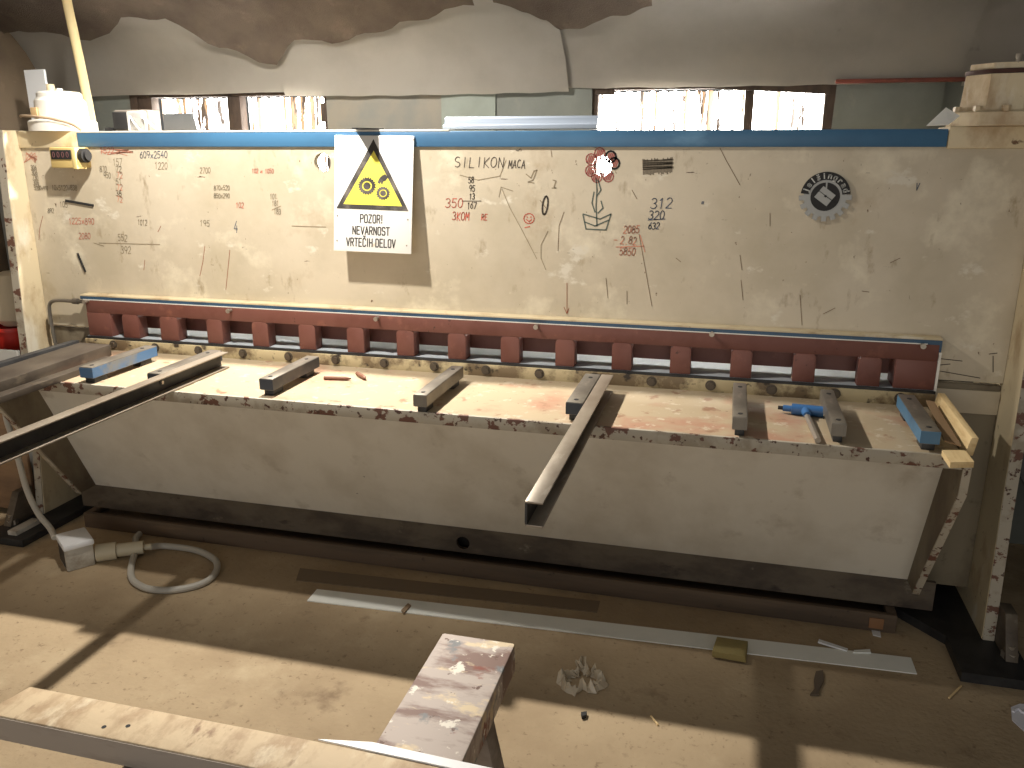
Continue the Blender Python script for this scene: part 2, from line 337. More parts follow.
def window(name, w, studs, panes):
    x0, x1, z0, z1 = w
    fr = MB().plate(rect(x0-.03, x1+.03, z0-.03, z1+.02), [rect(x0+.012, x1-.012, z0+.02, z1-.012)], 'y', WY-.012, WY+.03)
    o = struct(name, fr, frame_wood)
    for xa, xb in studs: build('mullion', MB().box(xa, xb, WY-.005, WY+.05, z0, z1, .003), frame_wood, o)
    for xa, xb, n in panes:
        t = bmesh.new(); N = n*8; A = []; B = []
        for i in range(N+1):
            x = xa+(xb-xa)*i/N; y = WY+.075+.014*math.sin(i/8*2*PI)
            A.append(t.verts.new((x, y, z0))); B.append(t.verts.new((x, y, z1-.012-.006*abs(math.sin(i/8*PI)))))
        for i in range(N): t.faces.new((A[i], A[i+1], B[i+1], B[i]))
        mb = MB(); mb._merge(t); build('corrugated_pane', mb, daylight, o)
    return o
wa = window('window_1', w1, [(-.56,-.47),(-.075,-.01)], [(-.475,-.07,9),(-.015,.43,10)])
wb = window('window_2', w2, [(2.182,2.216)], [(1.59,2.19,13),(2.21,2.49,6)])
build('lath', MB().box(1.60, 1.68, WY-.02, WY-.012, 1.755, 1.785, .003), frame_wood, wb)
build('lath', MB().prism([(2.0,1.775),(2.49,1.745),(2.49,1.785),(1.95,1.785)], 'y', WY-.022, WY-.013), frame_wood, wb)
build('lath', MB().box(.395, .425, WY-.02, WY-.012, 1.66, 1.74, .003), frame_wood, wa)

# wall sheets between the windows
def wall_sheet(x0, x1, z0, z1, y, label, m=sheet_green, sk=0):
    o = build('wall_sheet', MB().prism([(x0,z0),(x1,z0),(x1+sk,z1),(x0+sk,z1)], 'y', y, y+.005), m, None, ((x0+x1)/2, y, z0)); return tag(o, label, 'wall sheet')
pale_sheet = M('pale_green_flaking_sheet', (128,136,128), rough=.6, layers=[((116,122,114),3,.45,.65,(1,1,1)), ((48,44,40),9,.68,.70,(1,1,1)), ((60,52,46),26,.71,.73,(1,1,1))])
tan_sheet = M('stained_grey_sheet', (112,112,106), rough=.6, layers=[((126,120,108),3,.45,.6,(1,1,1)), ((122,70,48),12,.71,.74,(1,1,2)), ((92,84,76),20,.69,.73,(1,1,1))])
wall_sheet(.425, .98, 1.0, 1.795, .676, 'grey stained sheet on the wall just right of the left window', tan_sheet)
wall_sheet(.955, 1.19, 1.0, 1.795, .668, 'pale green flaking sheet with dark cracks behind the white trunking', pale_sheet)
wall_sheet(1.185, 1.59, 1.0, 1.795, .676, 'plain grey wall sheet just left of the right window')
wall_sheet(2.49, 2.86, 1.0, 1.80, .676, 'grey green wall sheet just right of the right window', sheet_green, .02)

# ------------------------------------------------------------------ the shearing machine
mach = thing('shearing_machine', 'long cream plate shearing machine with red finger guard and blue top strip', 'machine', (1.2, .2, 0))
BY = .05                                                                  # front face of the upper beam
h1 = at_y(322.5, 162.5, BY); h2 = at_y(602, 166, BY)
beam = build('upper_beam', MB().plate([(-.61,.83),(-.388,.83),(-.388,.966),(2.836,.966),(2.836,.83),(3.035,.83),(3.035,1.553),(-.61,1.553)], [circ(h1.x, h1.z, .034), circ(h2.x, h2.z, .034)], 'y', BY, BY+.03), cream, mach)
build('top_flange', MB().box(-.61, 3.035, BY+.03, .20, 1.54, 1.603, .003), cream, mach)
build('top_strip', MB().box(-.33, 2.775, .040, BY, 1.5525, 1.605, .003), blue_m, mach)['label'] = 'blue strip along the top of the beam'
build('top_edge', MB().box(-.33, 1.2, .039, .06, 1.605, 1.611, .001), white_paint, mach)
for xa, xb in ((-.61, -.332), (2.777, 3.035)): build('end_block', MB().box(xa, xb, .038, .2, 1.548, 1.612, .004), cream_edge, mach)
for s, xa, xb in ((0, -.648, -.612), (1, 3.036, 3.072)):
    yt, yb = ((-.025, -.125) if s == 0 else (-.065, -.15))
    pts = [(yt, 1.615), (yt-.02, 1.30), (yt-.045, .83), (yt-.055, .45), (yb, .03), (.55, .03), (.55, 1.615)]
    sp = build('side_plate', MB().prism(pts, 'x', xa, xb, .003), cream_edge, mach)
    e = .004
    fp = [(p[0]-e, p[1]) for p in pts[:5]]
    build('front_edge', MB().prism(fp+[(p[0]-.001, p[1]) for p in pts[4::-1]], 'x', xa+.001, xb-.001), chipped, sp)['label'] = 'chipped dark front edge'
# panels under the beam
shabby_shaded = M('shabby_shaded_brown_paint', (128,118,98), rough=.65, layers=[((96,84,68),3,.42,.62,(1,1,.7)), ((62,50,40),8,.58,.72,(1,1,1))])  # worn brown paint, darkened further for the shade on the gussets
for xa, xb in ((-.61, -.392), (2.842, 3.035)): build('lower_panel', MB().box(xa, xb, BY+.012, BY+.04, .10, .818, .002), shabby_shaded, mach)
build('panel_strip', MB().box(2.842, 3.035, BY+.004, BY+.012, .722, .80, .002), cream, mach)
build('dark_back', MB().box(-.61, 3.035, .36, .38, .05, .79), dark_steel, mach)  # added dark back so the space under the machine reads black
build('throat_bed', MB().box(-.37, 2.83, .0, .36, .790, .806), bright_steel, mach)['label'] = 'bright steel strip under the guard'
# hold-down rail and guard
build('ledge', MB().box(-.384, 2.832, .0, BY, .968, .9745, .001), cream_edge, mach)
build('guard_rail', MB().prism([(-.384,.955),(-.384,.968),(2.832,.968),(2.832,.925),(2.795,.955)], 'y', .0005, BY), blue_rail, mach)['label'] = 'dark blue rail over the guard'
build('worn_rail_edge', MB().box(-.37, 2.79, -.002, .002, .9535, .9565), white_paint, mach)
guard = build('finger_guard', MB().box(-.36, 2.825, -.002, .012, .901, .9535, .002).box(-.36, 2.825, .108, .114, .826, .955), red_m, mach)
def finger(xa, xb):
    build('finger', MB().prism([(xa,.806),(xb,.806),(xb,.893),(xb-.008,.9015),(xa+.008,.9015),(xa,.893)], 'y', -.003, .052, .0015), red_m, guard)
build('end_plate', MB().box(-.36, -.25, -.003, .108, .806, .9015, .002), red_m, guard)
finger(-.194, -.119)
for i in range(14): finger(i*.2-.005 if i else -.018, i*.2+.064)
build('end_plate', MB().box(2.705, 2.825, -.003, .108, .806, .9015, .002), red_m, guard)
build('side_trim', MB().box(2.826, 2.833, -.006, .04, .80, .93), white_paint, guard)['label'] = 'pale end trim of the guard'
for px, py in ((88,301),(231,311),(378,318),(537,326),(712,333),(922,345)):
    p = at_y(px, py, -.004); p.z = max(p.z, .944)
    s = build('guard_screw', MB().cyl((p.x, -.022, p.z), (p.x, -.002, p.z), .0055, 12).cyl((p.x, -.028, p.z), (p.x, -.02, p.z), .0085, 12), screw_m, mach)
build('blade_shadow_line', MB().box(-.37, 2.83, -.012, .0, .796, .805), dark_steel, mach).name = 'shade_line'  # dark strip put in for the shadow line below the fingers
bar_m = M('scraped_cream_paint', (196,180,142), rough=.55, layers=[((124,106,80),7,.46,.56,(1,1,1)), ((60,50,40),12,.57,.63,(1,1,1.4))], bump=.08)
bar = build('blade_bar', MB().box(-.37, 2.83, -.02, .02, .750, .797, .002), bar_m, mach)
for i in range(16):
    x = -.235+i*.1975
    build('hex_bolt', MB().cyl((x, -.031, .778), (x, -.02, .778), .013, 6).cyl((x, -.022, .778), (x, -.0195, .778), .018, 16), M('oily_bolt', (92,82,70), rough=.5, metal=.3), bar)
build('pipe', MB().tube([(-.375,.01,.943),(-.44,.01,.943),(-.515,.01,.942),(-.55,.012,.925),(-.558,.013,.88),(-.557,.014,.80),(-.553,.015,.745)], .0075).cyl((-.43,.01,.943),(-.405,.01,.943),.012,12), steel, mach)
# table, lip, apron and gussets
TZ, LY = .755, -.485
build('table_top', MB().box(-.37, 2.81, LY+.008, -.02, TZ-.012, TZ), tabletop_m, mach)
build('front_lip', MB().box(-.37, 2.81, LY, LY+.012, TZ-.037, TZ+.001, .002), chipped, mach)['label'] = 'table lip with chipped paint'
build('apron', MB().prism([(-.33,.738),(-.07,.165),(-.055,.17),(-.315,.738)], 'x', -.372, 2.812), grey_paint, mach)
kick = MB().plate(rect(-.45, 2.90, .069, .172), [circ(at_y(463,543,-.075).x, at_y(463,543,-.075).z, .026)], 'y', -.075, -.06)
build('kick_strip', kick, dirty, mach)
build('hole_backing', MB().box(1.15, 1.4, -.03, -.02, .07, .165), void_m, mach).name = 'hole_shade'  # black backing painted in for the shade inside the kick strip hole
for xa, xb in ((-.392,-.372),(2.812,2.832)):
    g = build('gusset', MB().prism([(-.02,.748),(LY+.0,.748),(LY+.01,.64),(-.16,.17),(-.05,.17)], 'x', xa, xb, .002), shabby_shaded, mach)
    build('gusset_edge', MB().prism([(LY-.002,.748),(LY+.008,.64),(-.162,.168),(-.157,.17),(LY+.013,.642),(LY+.003,.748)], 'x', xa-.0005, xb+.0005), chipped, g)
for xa, xb, lab in ((-.70,-.50,'left'),(2.93,3.13,'right')):
    ft = build('foot_plate', (MB().box(xa, xb, -.36, .6, 0, .032, .004) if xa < 0 else MB().prism([(2.93,-.36),(3.13,-.36),(3.13,.6),(2.80,.6),(2.80,-.01),(2.93,-.16)], 'z', 0, .032)), dark_steel, mach)  # right plate widened, its dark steel standing for shade under the machine
    xm = -.665 if xa < 0 else 3.09
    build('anchor_bolt', MB().cyl((xm,-.24,.03),(xm,-.24,.075),.013,10).cyl((xm,-.24,.032),(xm,-.24,.052),.024,6), screw_m, ft)
    build('foot_block', MB().prism([(-.27,.032),(-.13,.032),(-.13,.16),(-.2,.16)], 'x', xm-.018, xm+.018, .003), dirty, ft)

# the two hydraulic cylinders on top of the ends
hc = build('hydraulic_cylinder', MB().lathe((-.452,.115,1.612), [(.125,0),(.125,.035),(.118,.042),(.098,.044),(.098,.058),(.096,.058),(.093,.115),(.082,.128),(.082,.143),(.074,.15),(.03,.152)], 40), white_paint, mach)
hc['label'] = 'white round hydraulic cylinder on the left end'
build('port_bolt', MB().cyl((-.475,.10,1.76),(-.475,.10,1.79),.015,12), cream_edge, hc)
build('port_bolt', MB().cyl((-.418,.08,1.76),(-.418,.08,1.772),.013,6), white_paint, hc)
build('nameplate_strip', MB().box(-.505,-.475,.012,.03,1.662,1.700,.002), M('tan_patch', (190,160,116), rough=.6), hc).name = 'worn_patch'
build('hose', MB().tube([(-.57,.03,1.668),(-.52,-.012,1.668),(-.45,-.022,1.664),(-.38,.0,1.654),(-.34,.035,1.638),(-.322,.06,1.615)], .0055), M('tan_hose', (150,128,104), rough=.6), hc)
hc2 = build('hydraulic_cylinder', MB().lathe((2.932,.125,1.612), [(.158,0),(.158,.038),(.15,.043),(.125,.043),(.118,.145),(.10,.147),(.10,.158),(.108,.160),(.108,.176),(.06,.178)], 8, .18), cream_edge, mach)
hc2['label'] = 'eight-sided cream hydraulic cylinder on the right end'
for a in range(5):
    an = -2.85+a*.55
    x, y = 2.932+.137*math.cos(an), .125+.137*math.sin(an)
    build('flange_bolt', MB().cyl((x,y,1.652),(x,y,1.668),.012,6), cream_edge, hc2)
build('cap_gasket', MB().lathe((2.932,.125,1.758), [(.112,0),(.112,.012),(.10,.013)], 24), M('rusty_gasket', (72,46,38), rough=.8), hc2)
build('grease_nipple', MB().cyl((2.93,.03,1.785),(2.93,.03,1.80),.007,10).cyl((2.93,.03,1.80),(2.93,.03,1.81),.009,10), screw_m, hc2)

# digital position counter under the left end block
ctr = build('position_counter', MB().box(-.405,-.287,-.03,.05,1.474,1.551,.004), M('yellow_plastic_case', (206,180,116), rough=.5), mach)
ctr['label'] = 'small yellow counter with dark digit window'
build('digit_window', MB().box(-.396,-.305,-.034,-.028,1.506,1.541,.001), black_m, ctr)
dg = MB()
for i in range(4): ribbon(dg, glyph_lines('0', -.388+i*.021, 1.514, .019, .7), .0025, -.0342)
build('digits', dg, M('pink_digits', (176,120,120), rough=.5), ctr)
build('adjusting_knob', MB().cyl((-.287,.0,1.52),(-.262,.0,1.52),.027,18).cyl((-.262,.0,1.52),(-.252,.0,1.52),.018,18), black_m, ctr)
build('clip', MB().box(-.30,-.283,-.034,.02,1.47,1.545,.002), M('pale_yellow_clip', (228,206,140), rough=.5), ctr)

# round maker's badge with gear teeth
bc = at_y(825, 196, BY); bx, bz = bc.x, bc.z
gp = []
nt_ = 14
ring = [(bx+.074*math.cos(math.radians(a)), bz+.074*math.sin(math.radians(a))) for a in range(8, 173, 6)]
k = 172; teeth = []
for i in range(9):
    a0 = 176+i*21.5
    for da, rr in ((0,.064),(2.5,.064),(4,.079),(15,.079),(16.5,.064)):
        teeth.append((bx+rr*math.cos(math.radians(a0+da)), bz+rr*math.sin(math.radians(a0+da))))
bad = build('badge', MB().prism(ring+teeth, 'y', BY-.007, BY), M('grey_cast_metal', (150,150,146), rough=.45, metal=.3), mach)
band = [(bx+.0745*math.cos(math.radians(a)), bz+.0745*math.sin(math.radians(a))) for a in range(6, 175, 6)]+[(bx+.050*math.cos(math.radians(a)), bz+.050*math.sin(math.radians(a))) for a in range(174, 5, -6)]
build('letter_band', MB().prism(band, 'y', BY-.0085, BY-.0068), black_m, bad)
build('dark_disc', MB().prism(circ(bx, bz-.002, .044), 'y', BY-.0080, BY-.0068), black_m, bad)
word = 'jelšingrad'; lt = MB()
for i, ch in enumerate(word):
    an = math.radians(163-i*(146/(len(word)-1)))
    cxx, czz = bx+.0545*math.cos(an), bz+.0545*math.sin(an); ca, sa = math.cos(an-PI/2), math.sin(an-PI/2)
    L = []
    for st in SQ[ch]:
        L.append([(cxx+((p[0]-2)*.0033)*ca-(p[1]*.0026)*sa, czz+((p[0]-2)*.0033)*sa+(p[1]*.0026)*ca) for p in st])
    ribbon(lt, L, .0037, BY-.0088)
build('raised_letters', lt, M('pale_cast_metal', (190,190,184), rough=.4), bad)
em = MB()
def rp(pts, a=-.62): return [(bx+x*math.cos(a)-z*math.sin(a), bz-.002+x*math.sin(a)+z*math.cos(a)) for x, z in pts]
em.prism(rp([(-.026,-.020),(.022,-.020),(.022,.002),(-.026,.002)]), 'y', BY-.0100, BY-.0075)
em.prism(rp([(-.026,.004),(.022,.004),(.022,.022),(-.026,.022)]), 'y', BY-.0100, BY-.0075)
em.prism([(bx-.0015,bz+.015),(bx+.003,bz+.015),(bx+.003,bz+.044),(bx-.0015,bz+.044)], 'y', BY-.0095, BY-.0075)
build('emblem', em, MATS['grey_cast_metal'], bad)
build('emblem_hole', MB().prism(circ(bx, bz, .0035, 12), 'y', BY-.0105, BY-.021), black_m, bad)

# ------- marker writing and drawings on the beam (one ink mesh per group of notes)
IY = BY-.0004
def ink(name, m, lines, w, lab=None):
    if name in ('sum_line', 'ruled_line', 'rust_run', 'scratch', 'chalk_mark') and len(lines) > 1:
        for l in lines: ink(name, m, [l], w, lab)
        return
    o = build(name, ribbon(MB(), lines, w, IY), m, beam)
    if lab: o['label'] = lab
    return o
def pz(x, y): p = at_y(x, y, BY); return (p.x, p.z)
def mpp(x, y): return (at_y(x+1, y, BY)-at_y(x, y, BY)).length
def note(text, x, y, hp, m, w=1.2, wid=.58, slant=.12, jit=.5, name='marker_writing', font=G):
    X, Z = pz(x, y); k = mpp(x, y); return glyph_lines(text, X, Z, hp*k, wid, font, jit, slant), m, w*k
def notes(items, m, w, name='marker_writing', lab=None):
    for t in items: ink(name, m, note(t[0], t[1], t[2], t[3]*.92, m, wid=(t[4] if len(t) > 4 else .72)*.74)[0], w*.0029, lab)
def pl(*pts): return [pz(x, y) for x, y in pts]
notes([('SILIKON',454,167,10,1.05),('MACA',508,168,8,.8),('58',468,183,6.2),('95',469,191.5,6.2),('13',469,199.5,6),('167',467,208.5,6.5),], ink_dark, .9, lab='black note reading silikon with a sum below')
ink('sum_line', ink_dark, [pl((462,201),(481,201)), pl((516,150),(518,151),(520,149))], .0026)
notes([('350',445,207,9,1.0),('3KOM',452,220,8,.8),('RE',481,220,6,.8)], ink_red, 1.0, lab='red note reading 350')
notes([('0',541,213.5,19,.55)], ink_dark, 2.0, lab='large black zero')
notes([('312',650,208,11,1.0),('320',648,219,9,.9),('632',648,229,7,.8),('"',700,209,8)], ink_blue, 1.0, lab='dark blue sum of 312 and 320')
ink('sum_line', ink_blue, [pl((648,220),(665,219))], .003)
notes([('2085',623,233,8,.75),('2.82',620,244,8,.75),('5850',619,255,8,.75)], ink_pink, 1.0, lab='faded red sum reading 5850')
ink('sum_line', ink_pink, [pl((616,247),(644,246)), pl((640,235),(645,252)), pl((614,240),(617,240))], .003)
notes([('1225x890',69,224,5.5,.85),('2080',79,239,5.5,.8),('1522',100,154,6,.9),('102',236,208,5,.8),('102 x 1050',252,173,4,.8)], ink_red, .75, lab='faint red dimensions at the left')
notes([('609x2540',140,158,6,.85)], ink_blue, .9, lab='blue dimension reading 2540')
notes([('1220',155,169,6,.8),('552',118,241,6,.8),('392',121,253,6.5,.8),('195',200,226,5.5,.9),('870x520',214,190,4.2,.8),('850x290',214,198,4.2,.8),('2700',200,173,5,.8),('157',113,165,6,.8),
       ('10x5120x838',52,190,4.5,.75),('101',270,199,5,.7),('181',272,206,5,.7),('183',274,214,5,.7),('1250x910',35,190,3.5,.7),('105',60,207,5,.8),('892',48,213,4,.8),('1012',138,225,5,.7)], ink_soft, .8, lab='faded grey dimensions on the left half')
notes([('4',234,233,11,.6)], ink_blue, .9)
for i in range(5): notes([(random.choice(('225','730','512','948','306')),31+i*.8,170+i*5,4,.75)], ink_soft, .8)
for i in range(6): notes([(random.choice(('95','51','72','20','38')),116+(i % 2),172+i*6,5,.9)], ink_pink if i % 2 else ink_soft, .9)
notes([('870',100,172,5,.7),('950',104,178,5,.7)], ink_soft, .8)
ink('scribble', ink_pink, [pl(*[(24+random.uniform(0,14), 151+random.uniform(0,12)) for _ in range(16)])], .0026, 'faint red scribble beside the counter')
ink('scribble', ink_pink, [pl(*[(100+random.uniform(0,36), 149+random.uniform(0,7)) for _ in range(18)])], .0026, 'faint red scribble under the blue strip')
ink('ruled_line', ink_soft, [pl((99,243),(160,244.5)), pl((104,246),(94,243)), pl((292,226),(326,227)), pl((272,210),(281,206))], .003)
ink('rust_run', M('rust_mark', (150,84,60), rough=.9), [pl((43,216),(40,228),(39,240)), pl((205,246),(203,262),(200,276)), pl((161,226),(158,232)), pl((567,283),(567,314)), pl((564,307),(567,314),(569,308)), pl((145,260),(144,270)), pl((230,250),(226,290))], .0022)
ink('drawn_arrow', ink_soft, [pl((502,189),(510,208),(522,230),(537,259)), pl((513,191),(501,187),(499,197)), pl((548,231),(541,245),(541,258),(546,270)), pl((460,175),(478,180),(500,176),(506,160))], .0022)
ink('scratch', M('dark_scratch', (118,96,74), rough=.9), [pl((564,212),(559,226),(558,251)), pl((720,148),(726,160),(740,185)), pl((606,278),(608,298)), pl((627,291),(627,304)), pl((639,234),(652,306)), pl((632,190),(637,199)), pl((823,314),(835,308)), pl((770,213),(770,226)), pl((800,295),(802,325)), pl((862,291),(869,292)), pl((890,263),(900,258)), pl((540,200),(546,208)), pl((551,150),(552,157)), pl((676,258),(681,262)), pl((740,255),(742,270)), pl((741,280),(743,300))], .0019)
for x, y, s in ((529,218.5,1.0),):
    ink('drawn_face', ink_red, [pl(*[(x+5.2*s*math.cos(a/14*2*PI), y+5*s*math.sin(a/14*2*PI)) for a in range(15)]), pl((x-2.5,y+1),(x,y+3),(x+2.5,y+1)), pl((x-2,y-2),(x-1.7,y-1)), pl((x+2,y-2),(x+1.7,y-1)), pl((x-4,y+9),(x+1,y+8))], .0034, 'small red smiling face')
ink('scribble', ink_soft, [pl((526,174),(531,178),(534,171),(537,170),(533,180),(528,182),(534,183))], .0032)
ink('scribble', ink_soft, [pl((553,180),(556,181),(554,187),(556,188),(552,188))], .0032)
# flower drawn round the right-hand hole
fx, fy = 602, 165.5
pet = []; hat = []; blk = []
for i, a in enumerate((100, 45, 10, -60, -115, 150, 205)):
    px, py = fx+12.5*math.cos(math.radians(a)), fy-12.5*math.sin(math.radians(a))
    lp = pl(*[(px+5.2*math.cos(t/12*2*PI), py+5.6*math.sin(t/12*2*PI)) for t in range(13)])
    (blk if a in (45, 10) else pet).append(lp)
    for d in (-3, -1.2, .6, 2.4): hat.append(pl((px+d-1, py+3.6), (px+d+1.6, py-3.6)))
ink('flower_petals', M('dusty_red_ink', (168,88,82), rough=.8), pet+hat, .0036, 'red petals of a flower drawn round the hole')
ink('flower_outline', black_m, blk, .006)
ink('flower_stem', ink_green, [pl((596,178),(597,190),(596,205),(597,226)), pl((598,180),(601,190),(597,196)), pl((594,192),(592,203),(595,212)), pl((601,201),(603,208),(598,213)), pl((583,215),(586,229),(606,230),(611,214),(600,219),(583,214)), pl((585,222),(595,226),(609,220))], .0042, 'green stem and pot of the drawn flower')
hb = [pl((643+i*1.45, 159+random.uniform(-1,2)+(0 if i < 15 else -1.5)), (643.5+i*1.4, 174.5-i*.1+random.uniform(-1.5,1))) for i in range(21)]
ink('scribbled_patch', M('charcoal_scribble', (124,114,98), rough=.9), hb+[pl((643,161+i*2.1),(673,159.5+i*2.1+(i % 2))) for i in range(5)], .0040, 'charcoal scribbled rectangle')
notes([('V',915,190,8,.7)], ink_blue, .9)
ink('chalk_mark', ink_dark, [pl((989,354),(997,353)), pl((993,356),(993,372)), pl((928,366),(950,364)), pl((935,358),(962,361)), pl((940,371),(980,378))], .0028)

# two dark magnetic strips stuck on the beam
def bar_on_beam(x0, y0, x1, y1, wpx, label):
    a, b = Vector(pz(x0, y0)), Vector(pz(x1, y1)); d = (b-a).normalized(); n = Vector((-d.y, d.x))*wpx*.0037/2
    c = (a+b)/2
    return tag(build('magnet_strip', MB().prism([tuple(a-n), tuple(b-n), tuple(b+n), tuple(a+n)], 'y', BY-.006, BY-.0005, .001), black_m, None, (c.x, BY, c.y)), label, 'magnet strip')
bar_on_beam(66, 200.5, 94, 205.5, 2.6, 'black magnetic strip lying almost level on the beam under the counter')
bar_on_beam(78, 253, 86, 272, 2.0, 'short steep black magnetic strip on the beam above the left end of the guard')

# ------------------------------------------------------------------ warning sign hanging on the beam
A, B, Cc, D = at_y(333,132.5,.036), at_y(412.5,136,.036), at_y(411,251.5,-.014), at_y(334,250.5,-.014)
ux = ((B-A)+(Cc-D)); sw = ux.length/2; ux.normalize(); uz = ((A-D)+(B-Cc)); sh = uz.length/2; uz = (uz-ux*uz.dot(ux)).normalized(); uy = uz.cross(ux)
sign = thing('warning_sign', 'white warning sign with yellow gear triangle hanging on the beam', 'sign', (0,0,0))
sm = Matrix((ux, uy, uz)).transposed().to_4x4(); sm.translation = D; sign.matrix_world = sm
def SL(x, y): return ((x-333.5)/78*sw, (250.8-y)/116.5*sh)
def sprism(lp, y0, y1): return MB().prism([SL(*p) for p in lp], 'y', y0, y1)
build('board', MB().box(0, sw, -.003, 0, 0, sh, .001), M('white_sign_board', (238,236,230), rough=.45, layers=[((206,190,160),10,.68,.76,(1,1,1))]), sign, local=True)
sgb = M('worn_black_print', (54,50,46), rough=.6, layers=[((112,104,96),12,.5,.66,(1,1,1))])
tri = MB().plate([SL(372.2,138),SL(336,207.5),SL(408,208)], [[SL(372.7,149),SL(343,203),SL(401.7,203.4)]], 'y', -.0042, -.003)
build('triangle_border', tri, sgb, sign, local=True)
build('yellow_field', sprism([(372.7,148.6),(342.6,203.2),(402,203.7)], -.0038, -.003), M('yellow_print', (236,222,84), rough=.5, layers=[((226,178,60),9,.66,.8,(1,1,1))]), sign, local=True)
def gear_loop(cx, cy, r, n):
    o = []
    for i in range(n):
        for da, rr in ((0,r*.88),(.3,r),(.6,r),(.9,r*.88)):
            a = 2*PI*(i+da)/n; o.append(SL(cx+rr*math.cos(a), cy+rr*math.sin(a)))
    return o
for cx, cy, r, n in ((366.6,184.2,8.8,20),(382.7,191,6.8,16)):
    g = MB().plate(gear_loop(cx, cy, r, n), [[SL(cx+r*.56*math.cos(t/20*2*PI), cy+r*.56*math.sin(t/20*2*PI)) for t in range(20)]], 'y', -.0046, -.0039)
    g.prism([SL(cx+r*.42*math.cos(t/20*2*PI), cy+r*.42*math.sin(t/20*2*PI)) for t in range(20)], 'y', -.0046, -.0039)
    build('printed_gear', g, sgb, sign, local=True)
hand = sprism([(377,180.5),(379,176),(381.5,173.5),(384.5,172),(387,175.5),(385,178.5),(382.5,179.5),(382,182),(380.6,181.8),(380.4,179.5),(379,182)], -.0046, -.0039)
build('printed_hand', hand, sgb, sign, local=True)
def stext(t, xa, xb, yt, yb):
    x0, z0 = SL(xa, yb); x1, z1 = SL(xb, yt); h = z1-z0
    n = sum(.6 if c in 'Iil!j.' else (.55 if c == ' ' else 1) for c in t); cw = (x1-x0)/n; out = []; x = x0
    for c in t:
        adv = .6 if c in 'Iil!j.' else (.55 if c == ' ' else 1)
        for st in SQ[c]: out.append([(x+(p[0]-(0 if adv == 1 else 1))/4*cw*.86, z0+p[1]/6*h) for p in st])
        x += cw*adv
    return out
tx = MB(); ribbon(tx, stext('POZOR!',360,383.5,213,221)+stext('NEVARNOST',352.5,390.5,225.2,233)+stext('VRTEČIH DELOV',346.5,396.5,237.2,245.2), .0042, -.003)
build('lettering', tx, M('grey_black_print', (64,60,58), rough=.6), sign, local=True)
rv = MB()
for x, y in ((337,215),(407.5,216.5),(337,240.5),(407,242.5),(334.8,136),(411,138)):
    a = SL(x, y); rv.cyl((a[0],-.0045,a[1]),(a[0],-.002,a[1]),.0028,8)
build('rivets', rv, screw_m, sign, local=True).name = 'rivet'
tp = at_y(367, 131.5, .035)
tag(build('hook_plate', MB().prism([(tp.x-.054,.06),(tp.x+.054,.06),(tp.x+.004,-.062),(tp.x-.012,-.062)], 'z', 1.6115, 1.6155), black_m, None, (tp.x, .02, 1.609)),
    'small black triangular plate jutting out above the warning sign', 'plate')

# ------------------------------------------------------------------ things standing on the beam
tag(build('white_profile', MB().prism([(-.05,0),(.05,0),(.05,.012),(-.034,.012),(-.034,.032),(-.05,.032)], 'z', 0, 1.865).xform(Matrix.Translation((-.712,.31,.003)) @ Matrix.Rotation(-.015,4,'Y')), white_plastic, None, (-.712,.28,0)),
    'white folded profile standing at the far left behind the white cylinder', 'profile')
tag(build('wooden_pole', MB().tube([(-.385,.235,.0),(-.398,.24,.8),(-.413,.232,1.6),(-.452,.222,2.13)], .018, 12), M('pale_pole', (226,206,156), rough=.6), None, (-.385,.235,0)),
    'pale wooden pole rising behind the left end of the beam to the ceiling', 'pole')
eb = thing('junction_box', 'grey junction box with clear lid and loose wires on the beam near the pole', 'junction box', (-.10,.12,1.603))
build('housing', MB().box(-.185,-.03,.085,.16,1.603,1.690,.006), M('grey_box_plastic', (120,112,104), rough=.5), eb)
build('dark_side', MB().box(-.187,-.12,.078,.09,1.618,1.682,.002), black_m, eb).name = 'dark_slab'  # black slab over the left part of the box front
build('clear_lid', MB().box(-.115,-.035,.066,.085,1.608,1.685,.006), M('cloudy_clear_plastic', (214,210,204), rough=.2, alpha=.55), eb)
build('wires', MB().tube([(-.10,.06,1.61),(-.095,.052,1.64),(-.09,.055,1.665),(-.07,.05,1.64),(-.05,.055,1.615)], .003).tube([(-.04,.06,1.66),(-.01,.05,1.645),(.01,.06,1.625),(.035,.05,1.612)], .004), white_plastic, eb).name = 'wire'
tag(build('small_block', MB().box(-.24,-.20,.09,.14,1.603,1.626,.002), dark_steel, None, (-.22,.11,1.603)), 'tiny dark steel block on the beam at the foot of the pole', 'block')
tag(build('dark_plate', MB().prism([(-.015,1.605),(.135,1.605),(.118,1.678),(-.012,1.678)], 'y', .15, .156), M('dark_grey_plate', (74,76,78), rough=.6), None, (.06,.153,1.605)), 'dark grey plate standing against the left window', 'plate')
tag(build('white_offcut', MB().box(-.02,.09,.06,.085,1.603,1.611,.001), white_plastic, None, (.03,.07,1.603)), 'thin white offcut lying on the beam before the dark plate', 'offcut')
tag(build('trunking', MB().prism([(.09,1.612),(.20,1.612),(.20,1.648),(.185,1.655),(.12,1.655),(.112,1.648),(.112,1.630),(.09,1.626)], 'x', 1.160, 1.705, .002), M('bluish_white_trunking', (150,160,174), rough=.35), None, (1.43,.14,1.605)),
    'bluish white plastic trunking lying on top of the beam at centre', 'trunking')
tag(build('folded_paper', MB().slab([(2.715,.055,1.6155),(2.768,.085,1.668),(2.80,.045,1.642),(2.768,.02,1.617)], .002), M('white_paper', (240,238,230), rough=.8), None, (2.79,.06,1.612)),
    'folded white paper lying beside the right cylinder', 'paper')

